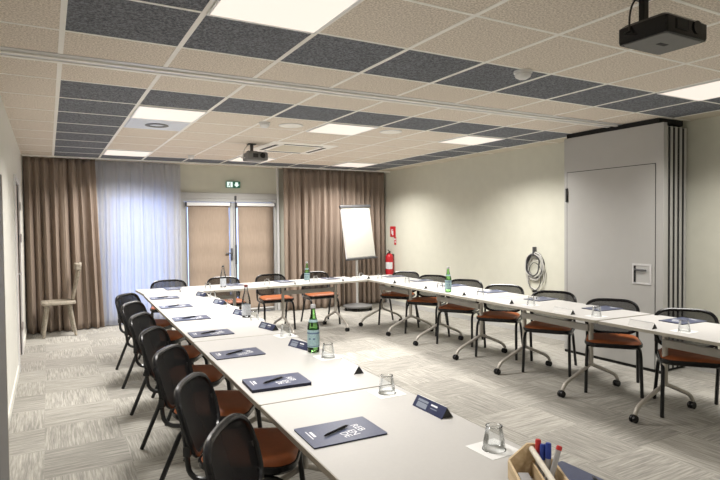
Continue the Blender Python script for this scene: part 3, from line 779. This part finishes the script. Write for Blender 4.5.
# --- pen caddy at the near end
cdx, cdy, cdz = 1.215, 1.115, TT+.0068
cd = thing('pen_caddy', 'wooden caddy of markers with rod handle on near table', 'caddy', (cdx, cdy, cdz), math.atan2(-.85, -.53))
# local +X runs along the handle away from the far end panel (towards the camera); far end at x=-.13
hl_, hw_ = .135, .068
pent = [(-hw_, 0), (hw_, 0), (hw_, .055), (.012, .106), (-.012, .106), (-hw_, .055)]
for sx in (-1, 1):
    m = MB(); vs = [[m.bm.verts.new((sx*hl_+dx, y, z)) for y, z in pent] for dx in (-.005, .005)]
    m.bm.faces.new(vs[0]); m.bm.faces.new(vs[1][::-1])
    for k in range(6): m.bm.faces.new((vs[0][k], vs[0][(k+1) % 6], vs[1][(k+1) % 6], vs[1][k]))
    m.build('end_panel', M['caddywood'], cd)
for sy in (-1, 1): MB().box(-hl_+.005, hl_-.005, sy*hw_-.004, sy*hw_+.004, 0, .055, .001).build('side_panel', M['caddywood'], cd)
MB().box(-hl_+.005, hl_-.005, -hw_+.004, hw_-.004, 0, .006).build('floor_panel', M['paper'], cd)
MB().box(-hl_+.005, hl_-.005, .0, .006, .006, .052).build('divider', M['caddywood'], cd)
m = MB(); m.cyl((-hl_-.004, 0, .092), (hl_+.004, 0, .092), .0085, 14); m.build('rod_handle', M['dowel'], cd, True)
cdm = Matrix.Translation((cdx, cdy, cdz)) @ Matrix.Rotation(math.atan2(-.85, -.53), 4, 'Z')
def marker(label, lx_, ly_, tilt, tdir, capm, bodym, cap_up=True, ln=.125, cap_l=.045):
    mk = thing('marker_pen', label, 'marker', cdm @ Vector((lx_, ly_, .0085)), 0, 'markers in the caddy')
    mk.rotation_mode = 'QUATERNION'
    ax = (cdm.to_3x3() @ Vector((tdir[0], tdir[1], 0))).normalized()
    v = Vector((ax.x*math.sin(tilt), ax.y*math.sin(tilt), math.cos(tilt)))
    mk.rotation_quaternion = Vector((0, 0, 1)).rotation_difference(v)
    MB().lathe([(.0065, .002), (.0078, .004), (.0078, ln-cap_l)], 16).build('barrel', bodym, mk, True)
    MB().lathe([(.0085, ln-cap_l), (.0085, ln-.004), (.0070, ln)], 16).build('cap', capm, mk, True)
    m = MB(); m.box(.0083, .0108, -.0025, .0025, ln-cap_l+.004, ln-.004, .0005); m.build('cap_clip', capm, mk)
# local -Y is... the sitter side; the markers stand in the outer compartment (+Y local)
marker('marker with red cap standing in the pen caddy', -.108, .015, .05, (-1, .2), M['redcap'], M['grey_plastic'], ln=.118)
marker('marker with blue cap beside red cap marker in the pen caddy', -.088, .020, .06, (-.3, .3), M['blue'], M['grey_plastic'], ln=.112)
marker('marker with blue cap leaning to the booklet side in pen caddy', -.070, .034, .06, (-1, .3), M['blue'], M['grey_plastic'], ln=.122)
marker('grey marker with orange red tip leaning out of the pen caddy', -.035, .022, .36, (-.5, 1), M['redcap'], M['grey_plastic'], ln=.130, cap_l=.012)
er = thing('board_eraser', 'small grey eraser lying in the pen caddy', 'eraser', cdm @ Vector((-.075, -.032, .0068)), 1.0)
MB().box(-.03, .03, -.016, .016, 0, .012, .002).build('felt_pad', M['metal_dark'], er)
MB().box(-.03, .03, -.016, .016, .012, .022, .002).build('grip', M['grey_plastic'], er)
nb = BK.put('navy booklet lying partly under the pen caddy at the table edge', (1.362, 1.115, TT), -PI/2, 'navy booklets on the tables')
PEN.put('pen lying on the booklet beside the pen caddy', (1.41, 1.065, TT+.0068), 1.1, 'pens on the booklets')

# ------------------------------------------------------------------ other furniture
# rustic chair at the curtain
rc = thing('wooden_chair', 'rustic weathered wooden chair with plank back by the taupe curtain', 'chair', (.11, 8.95, 0), math.radians(4))
m = MB(); m.layers([(rrect(.40, .38, .04), .447), (rrect(.42, .40, .05), .455), (rrect(.42, .40, .05), .482), (rrect(.41, .39, .05), .488)]); m.build('seat', M['oldwood'], rc, True)
for sx in (-1, 1):
    for sy in (-1, 1):
        m = MB(); m.tube([(sx*.135, sy*.12, .45), (sx*.20, sy*.17, 0.004)], [.024, .018], 8); m.build('leg', M['oldwood'], rc, True)
m = MB()
prof = [(.05, .0), (.085, .02), (.10, .16), (.135, .34), (.145, .42), (.12, .50), (.07, .535)]
ring = [(w_, z) for w_, z in prof] + [(-w_, z) for w_, z in reversed(prof)]
A = [m.bm.verts.new((.165+z*.20, y, .486+z)) for y, z in ring]; B = [m.bm.verts.new((.193+z*.20, y, .486+z)) for y, z in ring]
m.bm.faces.new(A); m.bm.faces.new(B[::-1])
for k in range(len(A)): m.bm.faces.new((A[k], A[(k+1) % len(A)], B[(k+1) % len(A)], B[k]))
m.build('backrest', M['oldwood'], rc)
m = MB(); m.box(.22, .285, -.15, .15, .915, 1.01, .012); m.build('top_rail', M['oldwood'], rc)
# flip chart
fc = thing('flip_chart', 'white flip chart on wheeled stand before the curtains', 'flip chart', (4.83, 8.72, 0), math.radians(3))
tl = Matrix.Translation((0, -.03, 1.40)) @ Matrix.Rotation(math.radians(-9), 4, 'X') @ Matrix.Rotation(math.radians(-2), 4, 'Y')
m = MB(); m.box(-.305, .305, .0, .022, -.47, .47, .004); m.xf(tl); m.build('board', M['white'], fc)
m = MB(); m.box(-.297, .297, -.016, -.001, -.455, .44, .002); m.xf(tl); m.build('paper_pad', M['pad'], fc)
m = MB(); m.box(-.32, .32, -.03, .026, .435, .485, .008); m.xf(tl); m.build('clamp_bar', M['metal_dark'], fc)
m = MB(); m.box(-.315, .315, -.06, .022, -.50, -.468, .006); m.xf(tl); m.build('pen_tray', M['metal_dark'], fc)
m = MB(); m.cyl((0, .02, .10), (0, .02, 1.15), .022, 14); m.build('pole', M['alu'], fc, True)
m = MB(); m.lathe([(.25, .055), (.26, .065), (.26, .085), (.12, .11), (.03, .125)], 28); m.build('base', M['projector_grey'], fc, True)
for k in range(5):
    a = 2*PI*k/5+.5; x, y = .235*math.cos(a), .235*math.sin(a)
    m = MB(); m.cyl((x-.015, y, .026), (x+.015, y, .026), .026, 14); m.cyl((x, y, .03), (x, y, .06), .010, 8); m.build('caster', M['black'], fc, True)
# fire extinguisher and sign
fe = thing('fire_extinguisher', 'red fire extinguisher hanging on the plain wall by the corner', 'fire extinguisher', (XR-.085, 9.02, .56))
m = MB(); m.lathe([(.06, 0), (.074, .012), (.076, .03), (.076, .33), (.066, .375), (.034, .405), (.02, .415)], 24); m.build('cylinder', M['red'], fe, True)
m = MB(); m.lathe([(.0768, .12), (.0768, .25)], 24, capb=False, capt=False)
for f in list(m.bm.faces):
    cc = f.calc_center_median()
    if not (cc.x < .01 and cc.y < .045): m.bm.faces.remove(f)
lm = m.build('instruction_label', M['ink_white'], fe, True)
m = MB(); m.cyl((0, 0, .41), (0, 0, .45), .017, 12); m.tube([(.02, 0, .445), (-.03, -.03, .462), (-.07, -.05, .485)], .008, 8); m.tube([(.01, 0, .43), (-.04, -.03, .43)], .007, 8); m.build('valve', M['black'], fe, True)
m = MB(); m.tube(bez((0, .015, .435), (-.02, .12, .40), (-.02, .09, .22), 8)+[Vector((-.02, .088, .06))], .009, 8); m.build('hose', M['black'], fe, True)
m = MB(); m.box(.05, .0865, -.03, .03, .28, .40); m.build('wall_bracket', M['metal_dark'], fe)
sg = thing('extinguisher_sign', 'small red and white sign above the fire extinguisher', 'sign', (XR-.004, 9.02, 1.20))
MB().box(-.004, .003, -.095, .095, .09, .29, .001).build('sign_plate', M['red'], sg)
MB().box(-.004, .003, -.11, -.045, -.06, .085, .001).build('lower_plate', M['red'], sg)
m = MB(); m.box(-.0055, -.004, -.02, .02, .12, .21); m.box(-.0055, -.004, -.012, .045, .22, .235); m.box(-.0055, -.004, .03, .05, .15, .22); m.build('pictogram', M['ink_white'], sg)
m = MB(); m.box(-.0055, -.004, -.10, -.055, .03, .06); m.box(-.0055, -.004, -.10, -.07, -.02, .01); m.build('lower_pictogram', M['ink_white'], sg)
# coiled cable on hook
cc_ = thing('coiled_cable', 'coiled black and grey cables hanging from hook on the plain wall', 'cable', (XR-.03, 5.43, .58))
rk = random.Random(2)
def loop(cy_, cz_, ry, rz_, r, nm, mat, dx):
    m = MB(); m.tube([(dx+.006*math.sin(3*a), cy_+ry*math.cos(a)+.006*math.sin(5*a+dx*90), cz_+rz_*math.sin(a)) for a in [2*PI*k/40 for k in range(40)]], r, 7, closed=True); m.build(nm, mat, cc_, True)
for k in range(7): loop(rk.uniform(-.015, .015), .36+rk.uniform(-.015, .015), .135+rk.uniform(-.025, .03), .165+rk.uniform(-.02, .025), .0085, 'cable_loop', M['cable'] if k % 2 == 0 else M['cable_white'], -.012+.007*k-.01)
for k in range(3): loop(rk.uniform(-.02, .02), .22+.02*k, .11+.03*k, .19+.012*k, .005, 'hanging_loop', M['cable_white'] if k else M['cable'], -.01+.008*k)
m = MB(); m.box(-.03, .03, -.012, .012, .50, .62, .004); m.box(-.045, .0, -.012, .012, .505, .52, .004); m.build('hook', M['metal_dark'], cc_)
m = MB(); m.box(-.012, .012, -.03, .03, .0, .03, .004); m.build('plug', M['black'], cc_)
# tall grey panel at the left wall
gp = thing('upright_panel', 'tall dark grey panel edge standing against the side wall, cropped at picture edge', 'panel', (XL+.052, 3.30, 0))
MB().box(-.045, .036, -.30, .275, .02, 1.80, .004).build('board', M['grey_panel'], gp)
MB().box(-.047, .038, .275, .295, .02, 1.805, .004).build('edge_strip', M['edge'], gp)
for y in (-.22, .22): MB().box(-.05, .06, y-.025, y+.025, 0, .022, .004).build('foot', M['metal_dark'], gp)

# ------------------------------------------------------------------ daylight and camera
W = bpy.data.worlds.new('daylight'); S.world = W; W.use_nodes = True
bg = W.node_tree.nodes['Background']; bg.inputs['Color'].default_value = (.44, .57, 1.0, 1); bg.inputs['Strength'].default_value = 1.9
fl, yaw, pitch, roll = 557.07, .5108, -.0256, -.0098
f = Vector((math.sin(yaw)*math.cos(pitch), math.cos(yaw)*math.cos(pitch), math.sin(pitch)))
r = Vector((math.cos(yaw), -math.sin(yaw), 0)); u = r.cross(f)
r2 = r*math.cos(roll)+u*math.sin(roll); u2 = -r*math.sin(roll)+u*math.cos(roll)
cam = bpy.data.cameras.new('camera'); cam.sensor_width = 36; cam.lens = fl/720*36; cam.clip_start = .05
co_ = bpy.data.objects.new('camera', cam); COL.objects.link(co_); S.camera = co_
co_.matrix_world = Matrix(((r2.x, u2.x, -f.x, 0), (r2.y, u2.y, -f.y, 0), (r2.z, u2.z, -f.z, CAMZ), (0, 0, 0, 1)))
S.view_settings.view_transform = 'Standard'; S.view_settings.look = 'None'; S.view_settings.gamma = 1; S.view_settings.use_curve_mapping = False
S.view_settings.exposure = 0.48
S.cycles.use_denoising = True
S.cycles.transparent_max_bounces = 24
S.cycles.max_bounces = 10
